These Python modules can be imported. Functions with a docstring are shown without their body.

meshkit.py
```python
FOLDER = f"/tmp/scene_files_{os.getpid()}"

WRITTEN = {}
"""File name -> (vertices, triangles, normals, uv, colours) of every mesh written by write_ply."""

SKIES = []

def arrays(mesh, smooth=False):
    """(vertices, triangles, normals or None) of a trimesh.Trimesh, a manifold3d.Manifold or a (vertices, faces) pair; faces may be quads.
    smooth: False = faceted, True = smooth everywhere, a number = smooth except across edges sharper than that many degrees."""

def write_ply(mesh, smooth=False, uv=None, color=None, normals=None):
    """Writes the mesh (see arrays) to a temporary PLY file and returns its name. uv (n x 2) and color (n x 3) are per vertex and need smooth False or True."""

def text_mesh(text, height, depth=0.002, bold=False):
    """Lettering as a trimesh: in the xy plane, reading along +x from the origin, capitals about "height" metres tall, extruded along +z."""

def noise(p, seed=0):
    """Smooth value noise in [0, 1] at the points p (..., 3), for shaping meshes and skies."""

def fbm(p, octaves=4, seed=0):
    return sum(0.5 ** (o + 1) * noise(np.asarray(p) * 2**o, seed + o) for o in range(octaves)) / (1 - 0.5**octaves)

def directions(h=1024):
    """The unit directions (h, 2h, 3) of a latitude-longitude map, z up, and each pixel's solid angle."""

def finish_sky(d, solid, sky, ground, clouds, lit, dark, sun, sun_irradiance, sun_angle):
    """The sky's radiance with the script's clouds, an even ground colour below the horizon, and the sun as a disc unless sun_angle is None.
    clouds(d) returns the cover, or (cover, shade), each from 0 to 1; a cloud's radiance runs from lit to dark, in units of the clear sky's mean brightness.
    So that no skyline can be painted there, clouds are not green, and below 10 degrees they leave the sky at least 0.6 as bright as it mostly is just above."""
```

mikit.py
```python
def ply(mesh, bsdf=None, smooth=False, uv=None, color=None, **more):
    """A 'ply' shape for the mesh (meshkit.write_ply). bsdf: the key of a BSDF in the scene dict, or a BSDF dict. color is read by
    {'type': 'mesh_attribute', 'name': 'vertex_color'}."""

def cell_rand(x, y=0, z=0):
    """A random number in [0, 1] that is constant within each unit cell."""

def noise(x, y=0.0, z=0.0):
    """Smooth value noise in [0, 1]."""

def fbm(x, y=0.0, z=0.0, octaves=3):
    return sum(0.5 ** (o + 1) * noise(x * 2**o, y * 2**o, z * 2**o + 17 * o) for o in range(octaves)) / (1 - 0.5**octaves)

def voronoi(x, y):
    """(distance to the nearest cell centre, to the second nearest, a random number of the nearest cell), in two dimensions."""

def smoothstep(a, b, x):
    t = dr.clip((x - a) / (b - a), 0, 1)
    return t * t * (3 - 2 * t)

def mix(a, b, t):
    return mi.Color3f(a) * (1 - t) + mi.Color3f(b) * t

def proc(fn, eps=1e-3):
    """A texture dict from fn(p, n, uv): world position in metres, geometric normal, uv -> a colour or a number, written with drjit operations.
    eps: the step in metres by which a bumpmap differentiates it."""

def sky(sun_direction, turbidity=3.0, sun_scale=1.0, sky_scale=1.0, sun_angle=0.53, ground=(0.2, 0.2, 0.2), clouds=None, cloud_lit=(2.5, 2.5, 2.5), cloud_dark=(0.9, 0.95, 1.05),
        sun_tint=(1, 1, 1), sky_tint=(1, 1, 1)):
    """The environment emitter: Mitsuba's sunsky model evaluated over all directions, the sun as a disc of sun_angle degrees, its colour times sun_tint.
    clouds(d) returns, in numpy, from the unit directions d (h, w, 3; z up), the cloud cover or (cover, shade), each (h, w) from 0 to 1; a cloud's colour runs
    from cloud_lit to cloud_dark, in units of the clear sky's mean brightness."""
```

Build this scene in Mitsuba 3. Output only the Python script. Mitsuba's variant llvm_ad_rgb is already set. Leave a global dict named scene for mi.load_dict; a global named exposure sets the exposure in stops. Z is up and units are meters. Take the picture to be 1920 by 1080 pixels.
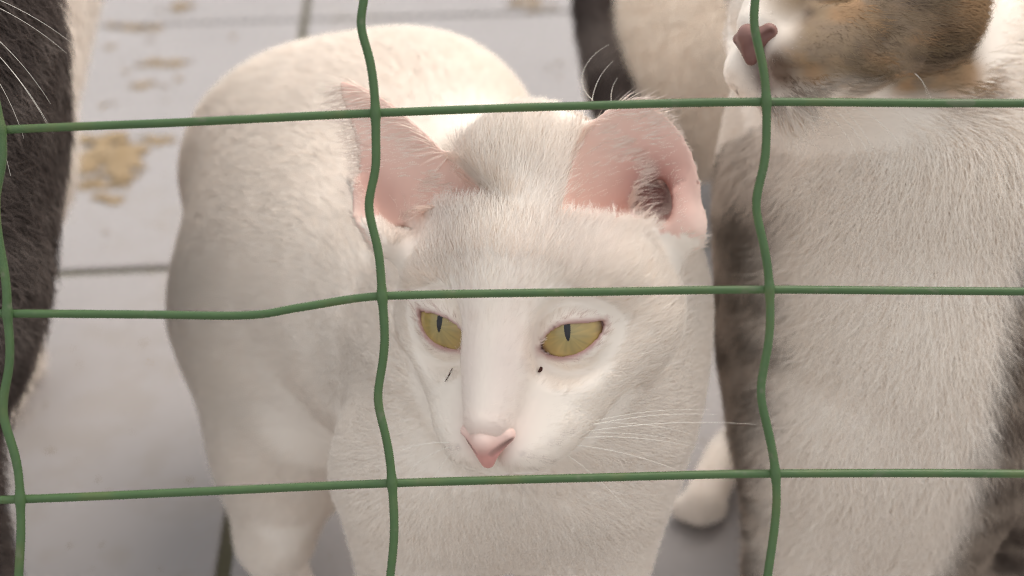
import math
import numpy as np
import trimesh
import mitsuba as mi
import mikit
import meshkit
from scipy.interpolate import CubicSpline, PchipInterpolator
from scipy.spatial import cKDTree
from scipy.spatial.transform import Rotation

T = mi.ScalarTransform4f
scene, labels = {}, {}

# ------------------------------------------------------------------ camera, sky, exposure
CAM = np.array([0.0, -0.305, 0.41])
PITCH = math.radians(32.0)
RIGHT = np.array([1.0, 0, 0])
FWD = np.array([0, math.cos(PITCH), -math.sin(PITCH)])
UP = np.array([0, math.sin(PITCH), math.cos(PITCH)])
FOCAL = 2319.0
scene['camera'] = {
    'type': 'thinlens', 'fov': 2 * math.degrees(math.atan(960 / FOCAL)), 'fov_axis': 'x',
    'aperture_radius': 0.0025, 'focus_distance': 0.342, 'near_clip': 0.02, 'far_clip': 500.0,
    'to_world': T().look_at(origin=CAM.tolist(), target=(CAM + FWD).tolist(), up=[0, 0, 1])}
exposure = 2.44
scene['sky'] = mikit.sky((0.42, 0.42, 1.0), turbidity=4, sun_scale=0.34, sky_scale=1.0, sun_angle=40, ground=(0.34, 0.32, 0.30),
                         clouds=lambda d: (np.ones(d.shape[:2]), 1 - np.clip(d[..., 2], 0, 1)), cloud_lit=(1.62, 1.62, 1.62), cloud_dark=(1.12, 1.12, 1.12), sun_tint=(0.95, 1.0, 1.12))


def P(px, py, d):
    """A point d metres ahead of the lens, on the line of sight of a pixel of the 1920 x 1080 photograph."""
    px, py, d = (np.asarray(v, float) for v in (px, py, d))
    return CAM + d[..., None] * FWD + ((px - 960) / FOCAL * d)[..., None] * RIGHT - ((py - 540) / FOCAL * d)[..., None] * UP


def floor_point(px, py):
    ray = FWD + (px - 960) / FOCAL * RIGHT - (py - 540) / FOCAL * UP
    return CAM + ray * (CAM[2] / -ray[2])


# ------------------------------------------------------------------ helpers
def tag(key, label=None, category=None, group=None, kind=None):
    labels[key] = {k: v for k, v in dict(label=label, category=category, group=group, kind=kind).items() if v}


def unit(v):
    v = np.asarray(v, float)
    return v / np.maximum(np.linalg.norm(v, axis=-1, keepdims=True), 1e-12)


def tube(points, radius, sides=10, close=True):
    p = np.asarray(points, float)
    r = np.broadcast_to(np.asarray(radius, float), (len(p),))
    t = unit(np.gradient(p, axis=0))
    ref = np.array([0.31, 0.87, 0.4])
    a = unit(np.cross(t, ref))
    b = np.cross(t, a)
    ang = np.arange(sides) / sides * 2 * np.pi
    v = (p[:, None] + r[:, None, None] * (np.cos(ang)[None, :, None] * a[:, None] + np.sin(ang)[None, :, None] * b[:, None])).reshape(-1, 3)
    i, j = np.meshgrid(np.arange(len(p) - 1), np.arange(sides), indexing='ij')
    k = (j + 1) % sides
    q = np.stack([i * sides + j, i * sides + k, (i + 1) * sides + k, (i + 1) * sides + j], -1).reshape(-1, 4)
    f = np.vstack([q[:, [0, 1, 2]], q[:, [0, 2, 3]]])
    if close:
        n = len(v)
        v = np.vstack([v, p[0], p[-1]])
        jj = np.arange(sides)
        e = (len(p) - 1) * sides
        f = np.vstack([f, np.stack([jj * 0 + n, (jj + 1) % sides, jj], 1), np.stack([jj * 0 + n + 1, e + jj, e + (jj + 1) % sides], 1)])
    return trimesh.Trimesh(v, f, process=False)


def spline(points, n):
    p = np.asarray(points, float)
    s = np.r_[0, np.cumsum(np.linalg.norm(np.diff(p, axis=0), axis=1))]
    return CubicSpline(s, p)(np.linspace(0, s[-1], n))


def smin(a, b, k):
    h = np.maximum(k - np.abs(a - b), 0) / k
    return np.minimum(a, b) - h * h * k * 0.25


def smax(a, b, k):
    return -smin(-a, -b, k)


def sphere(p, c, r):
    return np.linalg.norm(p - np.asarray(c, p.dtype), axis=1) - r


def ellipsoid(p, c, r):
    q = p - np.asarray(c, p.dtype)
    r = np.asarray(r, p.dtype)
    k0 = np.linalg.norm(q / r, axis=1)
    k1 = np.linalg.norm(q / (r * r), axis=1)
    return k0 * (k0 - 1) / np.maximum(k1, 1e-9)


def cone(p, a, b, ra, rb):
    """A tapered round bar from a (radius ra) to b (radius rb)."""
    a, b = np.asarray(a, p.dtype), np.asarray(b, p.dtype)
    ab = b - a
    t = np.clip(((p - a) @ ab) / (ab @ ab), 0, 1)
    return np.linalg.norm(p - a - t[:, None] * ab, axis=1) - (ra + (rb - ra) * t)


CORNER = np.array([[x, y, z] for x in (0, 1) for y in (0, 1) for z in (0, 1)])


def mesh_sdf(f, lo, hi, h, block=8):
    """Surface nets on the blocks of the grid that the surface f = 0 passes through: ONE closed mesh (vertices, quads, normals)."""
    lo, hi = np.asarray(lo, float), np.asarray(hi, float)
    nb = np.ceil((hi - lo) / (h * block)).astype(int)
    g = np.stack(np.meshgrid(*[np.arange(n) for n in nb], indexing='ij'), -1).reshape(-1, 3)
    mid = lo + (g + 0.5) * block * h
    near = np.concatenate([np.abs(f(c)) for c in np.array_split(mid, max(1, len(mid) // 200000))]) < block * h * 1.25
    g = g[near]
    ax = np.arange(block + 1)
    loc = np.stack(np.meshgrid(ax, ax, ax, indexing='ij'), -1).reshape(-1, 3)
    cells, verts, signs = [], [], []
    m = block + 1
    for part in np.array_split(g, max(1, len(g) // 250)):
        ijk = part[:, None] * block + loc[None]
        val = f((lo + ijk.reshape(-1, 3) * h)).reshape(len(part), m, m, m)
        c8 = np.stack([val[:, x:x + block, y:y + block, z:z + block] for x, y, z in CORNER], -1)
        neg = (c8 < 0).sum(-1)
        w = np.argwhere((neg > 0) & (neg < 8))
        if not len(w):
            continue
        c = c8[w[:, 0], w[:, 1], w[:, 2], w[:, 3]]
        base = part[w[:, 0]] * block + w[:, 1:]
        acc, cnt = np.zeros((len(w), 3)), np.zeros(len(w))
        for a in range(8):
            for ax_ in range(3):
                if CORNER[a][ax_] == 0:
                    b = a + (4, 2, 1)[ax_]
                    cross = (c[:, a] < 0) != (c[:, b] < 0)
                    t = np.where(cross, c[:, a] / np.where(cross, c[:, a] - c[:, b], 1), 0)
                    pt = CORNER[a] + t[:, None] * (CORNER[b] - CORNER[a])
                    acc += pt * cross[:, None]
                    cnt += cross
        cells.append(base)
        verts.append(lo + (base + acc / cnt[:, None]) * h)
        signs.append(c)
    cells, v, c = np.vstack(cells), np.vstack(verts), np.vstack(signs)
    size = nb * block + 3
    key = (cells[:, 0] * size[1] + cells[:, 1]) * size[2] + cells[:, 2]
    order = np.argsort(key)
    sk = key[order]

    def find(cc):
        k = (cc[:, 0] * size[1] + cc[:, 1]) * size[2] + cc[:, 2]
        at = np.clip(np.searchsorted(sk, k), 0, len(sk) - 1)
        return np.where(sk[at] == k, order[at], -1)

    quads = []
    for axis, b in ((0, 4), (1, 2), (2, 1)):
        u, w = [(1, 2), (2, 0), (0, 1)][axis]
        i = np.nonzero((c[:, 0] < 0) != (c[:, b] < 0))[0]
        du, dw = np.eye(3, dtype=int)[u], np.eye(3, dtype=int)[w]
        q = np.stack([i, find(cells[i] - du), find(cells[i] - du - dw), find(cells[i] - dw)], 1)
        ok = (q >= 0).all(1)
        q, flip = q[ok], (c[i, 0] >= 0)[ok]
        q[flip] = q[flip][:, ::-1]
        quads.append(q)
    q = np.vstack(quads)
    e = h * 0.7
    n = np.stack([f(v + d) - f(v - d) for d in np.eye(3) * e], 1)
    return v, q, unit(n)


def put(key, v, f, n, color, bsdf):
    f = np.asarray(f)
    if f.shape[1] == 4:
        f = np.vstack([f[:, [0, 1, 2]], f[:, [0, 2, 3]]])
    path = meshkit.write_ply((v, f), False, None, color, n)
    scene[key] = {'type': 'ply', 'filename': path, 'face_normals': False, 'bsdf': {'type': 'ref', 'id': bsdf}}


def fur(key, body, density, length, flow, color, width, bsdf, seed, lift=0.5, curl=0.25, mess=0.25, shine=0.3):
    """Thin tapering strands rooted on the body mesh; density per square metre, length in metres, flow a direction per root."""
    rng = np.random.default_rng(seed)
    v, f, n = body
    f = np.vstack([f[:, [0, 1, 2]], f[:, [0, 2, 3]]])
    a, b, c = v[f[:, 0]], v[f[:, 1]], v[f[:, 2]]
    area = np.linalg.norm(np.cross(b - a, c - a), axis=1) / 2
    mid = (a + b + c) / 3
    expect = area * density(mid, unit(n[f].mean(1)))
    count = np.floor(expect + rng.random(len(f))).astype(int)
    tri = np.repeat(np.arange(len(f)), count)
    r = rng.random((len(tri), 2))
    flip = r.sum(1) > 1
    r[flip] = 1 - r[flip]
    w = np.c_[1 - r.sum(1), r]
    p = (v[f[tri]] * w[..., None]).sum(1)
    nn = unit((n[f[tri]] * w[..., None]).sum(1))
    L = length(p) * rng.uniform(0.65, 1.2, len(p))
    clump = np.stack([meshkit.noise(p / 0.0065, seed + k) + 0.5 * meshkit.noise(p / 0.0022, seed + k + 9) - 0.75 for k in range(3)], 1)
    d = flow(p, nn)
    d = d + mess * 2.2 * clump + mess * 0.6 * rng.normal(size=p.shape)
    d = unit(d - (d * nn).sum(1, keepdims=True) * nn)
    lf = (lift(p) if callable(lift) else lift) * rng.uniform(0.6, 1.4, len(p))
    side = np.cross(d, nn)
    bend = curl * rng.normal(size=(len(p), 1)) * side
    pts = []
    for t in (0.0, 0.55, 1.0):
        pts.append(p - 0.0004 * nn + L[:, None] * (nn * (lf * (t - 0.55 * t * t))[:, None] + d * (t * 0.9) + bend * t * t))
    pts = np.stack(pts, 1)
    tan = unit(np.gradient(pts, axis=1))
    wide = unit(np.cross(tan, nn[:, None] + 0.5 * rng.normal(size=(len(p), 1, 3))))
    ww = (width(p) if callable(width) else np.full(len(p), width)) * rng.uniform(0.7, 1.3, len(p))
    taper = np.array([0.95, 0.9])
    lft = pts[:, :2] - wide[:, :2] * (ww[:, None] * taper)[..., None] / 2
    rgt = pts[:, :2] + wide[:, :2] * (ww[:, None] * taper)[..., None] / 2
    vert = np.concatenate([lft, rgt, pts[:, 2:]], 1)
    k = np.arange(len(p))[:, None] * 5
    tri6 = np.array([[0, 2, 3], [0, 3, 1], [1, 3, 4]])
    faces = (k[:, None] + tri6[None]).reshape(-1, 3)
    shine = (shine(p) if callable(shine) else np.full(len(p), shine))[:, None]
    sn = unit(nn + shine * (tan[:, 1] * 0 + side * rng.normal(size=(len(p), 1)) + 0.6 * d * rng.normal(size=(len(p), 1))))
    vn = np.repeat(sn, 5, 0)
    col = color(p) * rng.uniform(0.95, 1.04, (len(p), 1))
    vc = np.repeat(np.clip(col, 0.004, 0.9), 5, 0)
    put(key, vert.reshape(-1, 3), faces, vn, vc, bsdf)
    return len(p)


# ------------------------------------------------------------------ materials
VC = {'type': 'mesh_attribute', 'name': 'vertex_color'}
scene['mat_skin'] = {'type': 'twosided', 'bsdf': {'type': 'principled', 'base_color': VC, 'roughness': 0.75, 'specular': 0.25}}
scene['mat_fur'] = {'type': 'twosided', 'bsdf': {'type': 'diffuse', 'reflectance': VC}}
scene['mat_nose'] = {'type': 'twosided', 'bsdf': {'type': 'principled', 'base_color': VC, 'roughness': 0.5, 'specular': 0.4}}
scene['mat_eye'] = {'type': 'principled', 'base_color': VC, 'roughness': 0.2, 'specular': 0.5, 'clearcoat': 1.0, 'clearcoat_gloss': 0.97}
scene['mat_pupil'] = {'type': 'twosided', 'bsdf': {'type': 'principled', 'base_color': {'type': 'rgb', 'value': [0.012, 0.013, 0.018]}, 'roughness': 0.25, 'specular': 0.5}}
scene['mat_stain'] = {'type': 'twosided', 'bsdf': {'type': 'diffuse', 'reflectance': {'type': 'rgb', 'value': [0.07, 0.035, 0.03]}}}
scene['mat_whisker'] = {'type': 'twosided', 'bsdf': {'type': 'principled', 'base_color': {'type': 'rgb', 'value': [0.85, 0.82, 0.76]}, 'roughness': 0.4, 'specular': 0.5}}


def wire_color(p, n, uv):
    a = mikit.fbm(p.x * 90, p.y * 90, p.z * 90)
    b = mikit.noise(p.x * 700, p.y * 700, p.z * 700)
    c = mikit.mix((0.046, 0.100, 0.038), (0.072, 0.138, 0.053), a)
    c = mikit.mix(c, (0.09, 0.125, 0.045), mikit.smoothstep(0.55, 0.8, a) * 0.6 + 0.15 * b)
    d = mikit.fbm(p.x * 260, p.y * 260, p.z * 260 + 9)
    return mikit.mix(c, (0.17, 0.165, 0.13), mikit.smoothstep(0.66, 0.80, d) * 0.35)


scene['mat_wire'] = {'type': 'bumpmap', 'scale': 0.00012, 'arbitrary': mikit.proc(lambda p, n, uv: mikit.fbm(p.x * 500, p.y * 500, p.z * 500), eps=2e-4),
                     'bsdf': {'type': 'principled', 'base_color': mikit.proc(wire_color), 'roughness': 0.42, 'specular': 0.4}}


def tile_color(p, n, uv):
    a = mikit.fbm(p.x * 7, p.y * 7, 3.0)
    b = mikit.fbm(p.x * 60, p.y * 60, 1.0)
    c = mikit.mix((0.300, 0.288, 0.292), (0.352, 0.340, 0.346), a)
    c = mikit.mix(c, (0.26, 0.225, 0.18), mikit.smoothstep(0.60, 0.80, a * 0.6 + b * 0.45) * 0.22)
    s = mikit.noise(p.x * 130, p.y * 130, 5.0)
    return mikit.mix(c, (0.20, 0.16, 0.11), mikit.smoothstep(0.9, 0.97, s) * 0.5)


scene['mat_tile'] = {'type': 'principled', 'base_color': mikit.proc(tile_color), 'roughness': 0.5, 'specular': 0.35}
scene['mat_grout'] = {'type': 'diffuse', 'reflectance': mikit.proc(lambda p, n, uv: mikit.mix((0.135, 0.122, 0.108), (0.115, 0.112, 0.066), mikit.fbm(p.x * 30, p.y * 30)))}
scene['mat_ground'] = {'type': 'diffuse', 'reflectance': mikit.proc(lambda p, n, uv: mikit.mix((0.30, 0.28, 0.25), (0.38, 0.36, 0.33), mikit.fbm(p.x * 3, p.y * 3)))}
scene['mat_scrap'] = {'type': 'twosided', 'bsdf': {'type': 'principled', 'base_color': mikit.proc(lambda p, n, uv: mikit.mix((0.24, 0.165, 0.08), (0.32, 0.245, 0.155), mikit.fbm(p.x * 150, p.y * 150, p.z * 150))), 'roughness': 0.7}}
scene['mat_leaf'] = {'type': 'twosided', 'bsdf': {'type': 'principled', 'base_color': {'type': 'rgb', 'value': [0.13, 0.30, 0.05]}, 'roughness': 0.5}}

# ------------------------------------------------------------------ ground and tiled floor
TILE, YAW = 0.457, math.radians(5.2)
ORIGIN = np.array([-0.133 - 0.0, 0.112])                      # a point on the long joint under the white cat
ey = np.array([-math.sin(YAW), math.cos(YAW)])                # along the joint, away from the lens
ex = np.array([math.cos(YAW), math.sin(YAW)])
row0 = (floor_point(200, 507)[:2] - ORIGIN) @ ey              # distance along the joint to the first cross joint
g = 60.0
scene['ground'] = mikit.ply((np.array([[-g, -g, -0.016], [g, -g, -0.016], [g, g, -0.016], [-g, g, -0.016]]), np.array([[0, 1, 2], [0, 2, 3]])), 'mat_ground')
tag('ground', 'pale concrete ground round the tiled floor', 'ground', kind='structure')


def slab(u0, u1, v0, v1, z0, z1, ch=0.0012):
    m = []
    for z, e in ((z0, 0), (z1 - ch, 0), (z1, ch)):
        m += [[u0 + e, v0 + e, z], [u1 - e, v0 + e, z], [u1 - e, v1 - e, z], [u0 + e, v1 - e, z]]
    m = np.array(m)
    q = []
    for r in (0, 4):
        q += [[r + i, r + (i + 1) % 4, r + 4 + (i + 1) % 4, r + 4 + i] for i in range(4)]
    q.append([8, 9, 10, 11])
    xy = ORIGIN + m[:, :1] * ex + m[:, 1:2] * ey
    return np.c_[xy, m[:, 2]], np.array(q)


k, GAP = 0, 0.0036
for i in range(-3, 3):
    for j in range(-2, 4):
        u, vv = i * TILE, row0 + j * TILE
        rng = np.random.default_rng(50 + k)
        scene['tile_floor__tile' + (f'_{k:03d}' if k else '')] = mikit.ply(slab(u + GAP, u + TILE - GAP, vv + GAP, vv + TILE - GAP, -0.014, rng.uniform(-0.0004, 0.0004)), 'mat_tile')
        k += 1
scene['tile_floor__grout'] = mikit.ply(slab(-3 * TILE, 3 * TILE, row0 - 2 * TILE, row0 + 4 * TILE, -0.0155, -0.0025), 'mat_grout')
tag('tile_floor', 'floor of large pale square tiles with dark joints', 'floor', kind='structure')


def scrap(k, px, py, w, h_, rot, label, group=None, bits=5, seed=0):
    """A flat lumpy scrap: w and h_ are its size in metres along the floor."""
    rng = np.random.default_rng(900 + k + seed)
    c = floor_point(px, py)
    cs = []
    for b in range(bits):
        t = (b + 0.5) / bits * 2 - 1
        cs.append((t * w * 0.36 + rng.normal() * w * 0.05, math.sin(t * 2.2 + k) * h_ * 0.28 + rng.normal() * h_ * 0.08, rng.uniform(0.55, 1.0) * h_ * 0.42))

    def f(p):
        d = None
        q = p.copy()
        q[:, 2] *= 5.0
        for x, y, r in cs:
            s = sphere(q, (x, y, 0.0), r)
            d = s if d is None else smin(d, s, h_ * 0.35)
        return d + 0.75 * h_ * (meshkit.fbm(p / (h_ * 0.24), 2, k) - 0.40)
    s = max(w, h_) * 0.75
    v, q, n = mesh_sdf(f, (-s, -s, -h_ * 0.25), (s, s, h_ * 0.4), min(w, h_) / 8, 4)
    ca, sa = math.cos(rot), math.sin(rot)
    R = np.array([[ca, -sa, 0], [sa, ca, 0], [0, 0, 1]])
    key = 'food_scrap' + (f'_{k:03d}' if k else '')
    v = v @ R.T + [c[0], c[1], 0.0009]
    v[:, 2] = np.maximum(v[:, 2], -0.0008)
    q = np.asarray(q)
    path = meshkit.write_ply((v, np.vstack([q[:, [0, 1, 2]], q[:, [0, 2, 3]]])), False, None, None, n @ R.T)
    scene[key] = {'type': 'ply', 'filename': path, 'face_normals': False, 'bsdf': {'type': 'ref', 'id': 'mat_scrap'}}
    tag(key, label, 'food scrap', group)


SCRAPS = [
    (190, 296, 0.022, 0.050, 0.3, 'largest ochre scrap of dried food on the tile beside the dark cat'),
    (278, 268, 0.046, 0.016, 0.05, 'long ochre scrap of dried food between the dark cat and the white cat'),
    (195, 348, 0.040, 0.015, 0.2, 'lowest brown scrap of dried food beside the dark cat, under the largest one'),
    (300, 122, 0.040, 0.020, 0.5, 'tan scrap of dried food on the tile left of the white cat\'s back'),
    (250, 50, 0.050, 0.016, 0.1, 'thin tan scrap of dried food on the far joint at upper left'),
    (330, 14, 0.028, 0.018, 0.6, 'tan scrap of dried food at the top edge left of the far dark joint'),
    (982, 5, 0.034, 0.020, 0.1, 'ochre scrap of dried food at the top edge beside the grey tail'),
    (1015, 17, 0.028, 0.012, 0.1, 'faint flat scrap of dried food just below the one by the grey tail'),
    (232, 338, 0.020, 0.014, 0.9, 'small ochre scrap of dried food right of the lowest brown scrap'),
    (205, 375, 0.016, 0.012, 0.2, 'faint ochre scrap of dried food nearest the lens, beside the dark cat'),
    (160, 262, 0.016, 0.012, 0.4, 'ochre scrap of dried food just under the topmost left wire, against the dark cat'),
    (265, 160, 0.018, 0.013, 0.3, 'small tan scrap of dried food just under the tilted one left of the white back'),
]
for k, (px, py, w, h_, r, lab) in enumerate(SCRAPS):
    scrap(k, px, py, w * 1.3, h_ * 1.3, r, lab)
n0 = len(SCRAPS)
CRUMBS = [(202, 90, .012, 'brown crumb at upper left beside the white rear of the dark cat'), (283, 77, .010, 'crumb just under the far joint, third from the dark cat'),
          (437, 70, .010, 'lone crumb above the white cat\'s rump, left of the dark upright joint'), (238, 134, .009, 'crumb left of the small tan scrap at upper left'),
          (335, 148, .010, 'crumb nearest the white cat\'s rump, under the tilted tan scrap'), (312, 163, .008, 'lower crumb beside the white cat\'s rump'),
          (196, 200, .009, 'crumb just above the topmost left wire, beside the dark cat'), (213, 195, .007, 'smaller of the two crumbs just above the topmost left wire'),
          (258, 262, .006, 'tiny crumb between the two ochre scraps'), (1028, 130, .006, 'left one of three crumbs beside the grey tail'),
          (1050, 146, .006, 'lowest of three crumbs beside the grey tail'), (1046, 120, .006, 'top one of three crumbs beside the grey tail'),
          (280, 684, .004, 'tiny dark crumb alone on the nearest tile at left'), (196, 438, .004, 'tiny crumb on the tile above the near joint at left'),
          (510, 20, .006, 'crumb at the top edge left of the dark upright joint')]
for k, (px, py, s_, lab) in enumerate(CRUMBS):
    scrap(n0 + k, px, py, s_ * 1.3, s_, k * 0.7, lab, 'crumbs scattered on the tiles', bits=2)

# ------------------------------------------------------------------ wire fence: a leaning panel of welded coated wire
def fence_depth(py):
    return 0.3205 * (1 + 0.02 * (np.asarray(py, float) - 210) / 685)


def fence_line(pts, off, n):
    p = np.asarray(pts, float)
    q = spline(p, n)
    return P(q[:, 0], q[:, 1], fence_depth(q[:, 1]) + off)


PERIOD = [(-5, 0.0), (12, 0.16), (8, 0.42), (-8, 0.57), (10, 0.80), (0, 1.0)]
VW = {
    0: [(-22, 60), (-10, 180), (2, 244), (4, 300), (-7, 365), (-6, 420), (5, 490), (12, 540), (14, 590), (18, 640), (15, 700), (6, 755), (8, 785), (24, 840), (34, 885), (38, 940), (39, 1000), (35, 1080)],
    1: [(683, -40), (682, 0), (677, 42), (690, 100), (700, 155), (704, 212), (705, 270), (703, 322), (692, 385), (697, 420), (708, 465), (715, 530), (718, 575), (721, 640), (715, 695), (709, 748), (719, 800), (730, 855), (735, 905), (738, 950), (739, 1000), (733, 1070), (730, 1100)],
    2: [(1418, -40), (1416, 0), (1414, 40), (1425, 100), (1434, 150), (1437, 195), (1437, 250), (1432, 310), (1418, 385), (1424, 425), (1434, 470), (1442, 530), (1444, 580), (1441, 640), (1432, 690), (1427, 740), (1436, 790), (1448, 845), (1454, 888), (1456, 935), (1452, 990), (1442, 1060), (1437, 1100)],
}
HW = [[(-60, 248), (0, 244), (350, 229), (704, 212), (1070, 199), (1437, 191), (1700, 193), (1980, 194)],
      [(-60, 588), (12, 588), (300, 590), (430, 592), (482, 590), (560, 577), (718, 555), (1080, 548), (1443, 543), (1700, 545), (1980, 547)],
      [(-60, 939), (38, 936), (390, 921), (735, 906), (1100, 896), (1454, 888), (1700, 887), (1980, 889)]]


def cross_row(r):
    pts = HW[r] if 0 <= r < 3 else [(x, 230 - 0.02 * x + 347 * r) for x in range(-60, 2100, 340)]
    pts = [(pts[0][0] - 2000, pts[0][1] + 40), (pts[0][0] - 900, pts[0][1] + 16)] + list(pts) + [(pts[-1][0] + 900, pts[-1][1] + 8), (pts[-1][0] + 2000, pts[-1][1] + 12)]
    p = np.asarray(pts, float)
    return PchipInterpolator(p[:, 0], p[:, 1]), p[0, 0], p[-1, 0]


k = 0
for c in range(-3, 6):
    x0 = 720 * (c - 1) + 715
    pts = VW.get(c) or [(x0 + a, 190 + 345 * r + 345 * s) for r in range(0, 3) for a, s in PERIOD[:-1]]
    top, bot = pts[0], pts[-1]
    before = [(top[0] + 7 * math.sin(q), top[1] - 60 - 80 * q) for q in range(9, -1, -1)]
    after = [(bot[0] + 8 * math.sin(q * 1.3), bot[1] + 60 + 80 * q) for q in range(0, 17)]
    line = fence_line(before + list(pts) + after, 0.0, 700)
    line = line[line[:, 2] > -0.002]
    weld = np.zeros(len(line))                                  # the coating runs together round each weld
    for row in range(-3, 6):
        f, _, _ = cross_row(row)
        y = float(f(np.interp(float(f(x0)), [q[1] for q in pts], [q[0] for q in pts])))
        w = P(x0, y, fence_depth(y))
        weld += np.exp(-(np.abs((line - w) @ UP) / 0.0019) ** 2)
    r = 0.00115 * (1 + 0.06 * (meshkit.noise(line / 0.004, c) - 0.5) + 0.28 * weld)
    scene['wire_fence__upright_wire' + (f'_{k:03d}' if k else '')] = mikit.ply(tube(line, r, 10), 'mat_wire', smooth=50)
    k += 1
k = 0
for r in range(-3, 6):
    f, x0, x1 = cross_row(r)
    xs = np.linspace(x0, x1, 420)
    ys = f(xs)
    line = P(xs, ys, fence_depth(ys) + 0.0013)
    rad = 0.00112 * (1 + 0.05 * (meshkit.noise(line / 0.004, 40 + r) - 0.5))
    scene['wire_fence__cross_wire' + (f'_{k:03d}' if k else '')] = mikit.ply(tube(line, rad, 10), 'mat_wire', smooth=50)
    k += 1
tag('wire_fence', 'green coated welded wire fence with crimped uprights, in front of the cats', 'fence')

# ------------------------------------------------------------------ cats: shared head
E3 = np.stack([RIGHT, UP, -FWD], 1)                            # columns: right, up, towards the lens


class Pose:
    """A head's own frame in millimetres (x to the viewer's right, y up, z out of the nose) placed in the world."""

    def __init__(self, at, yaw, pitch, roll, scale=1.0):
        self.o = np.asarray(at, float)
        self.m = E3 @ Rotation.from_euler('yxz', [yaw, pitch, roll], degrees=True).as_matrix()
        self.s = 0.001 * scale

    def out(self, q):
        return self.o + (np.asarray(q, float) * self.s) @ self.m.T

    def dirs(self, q):
        return np.asarray(q, float) @ self.m.T

    def back(self, p):
        return ((np.asarray(p, float) - self.o) @ self.m) / self.s


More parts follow.
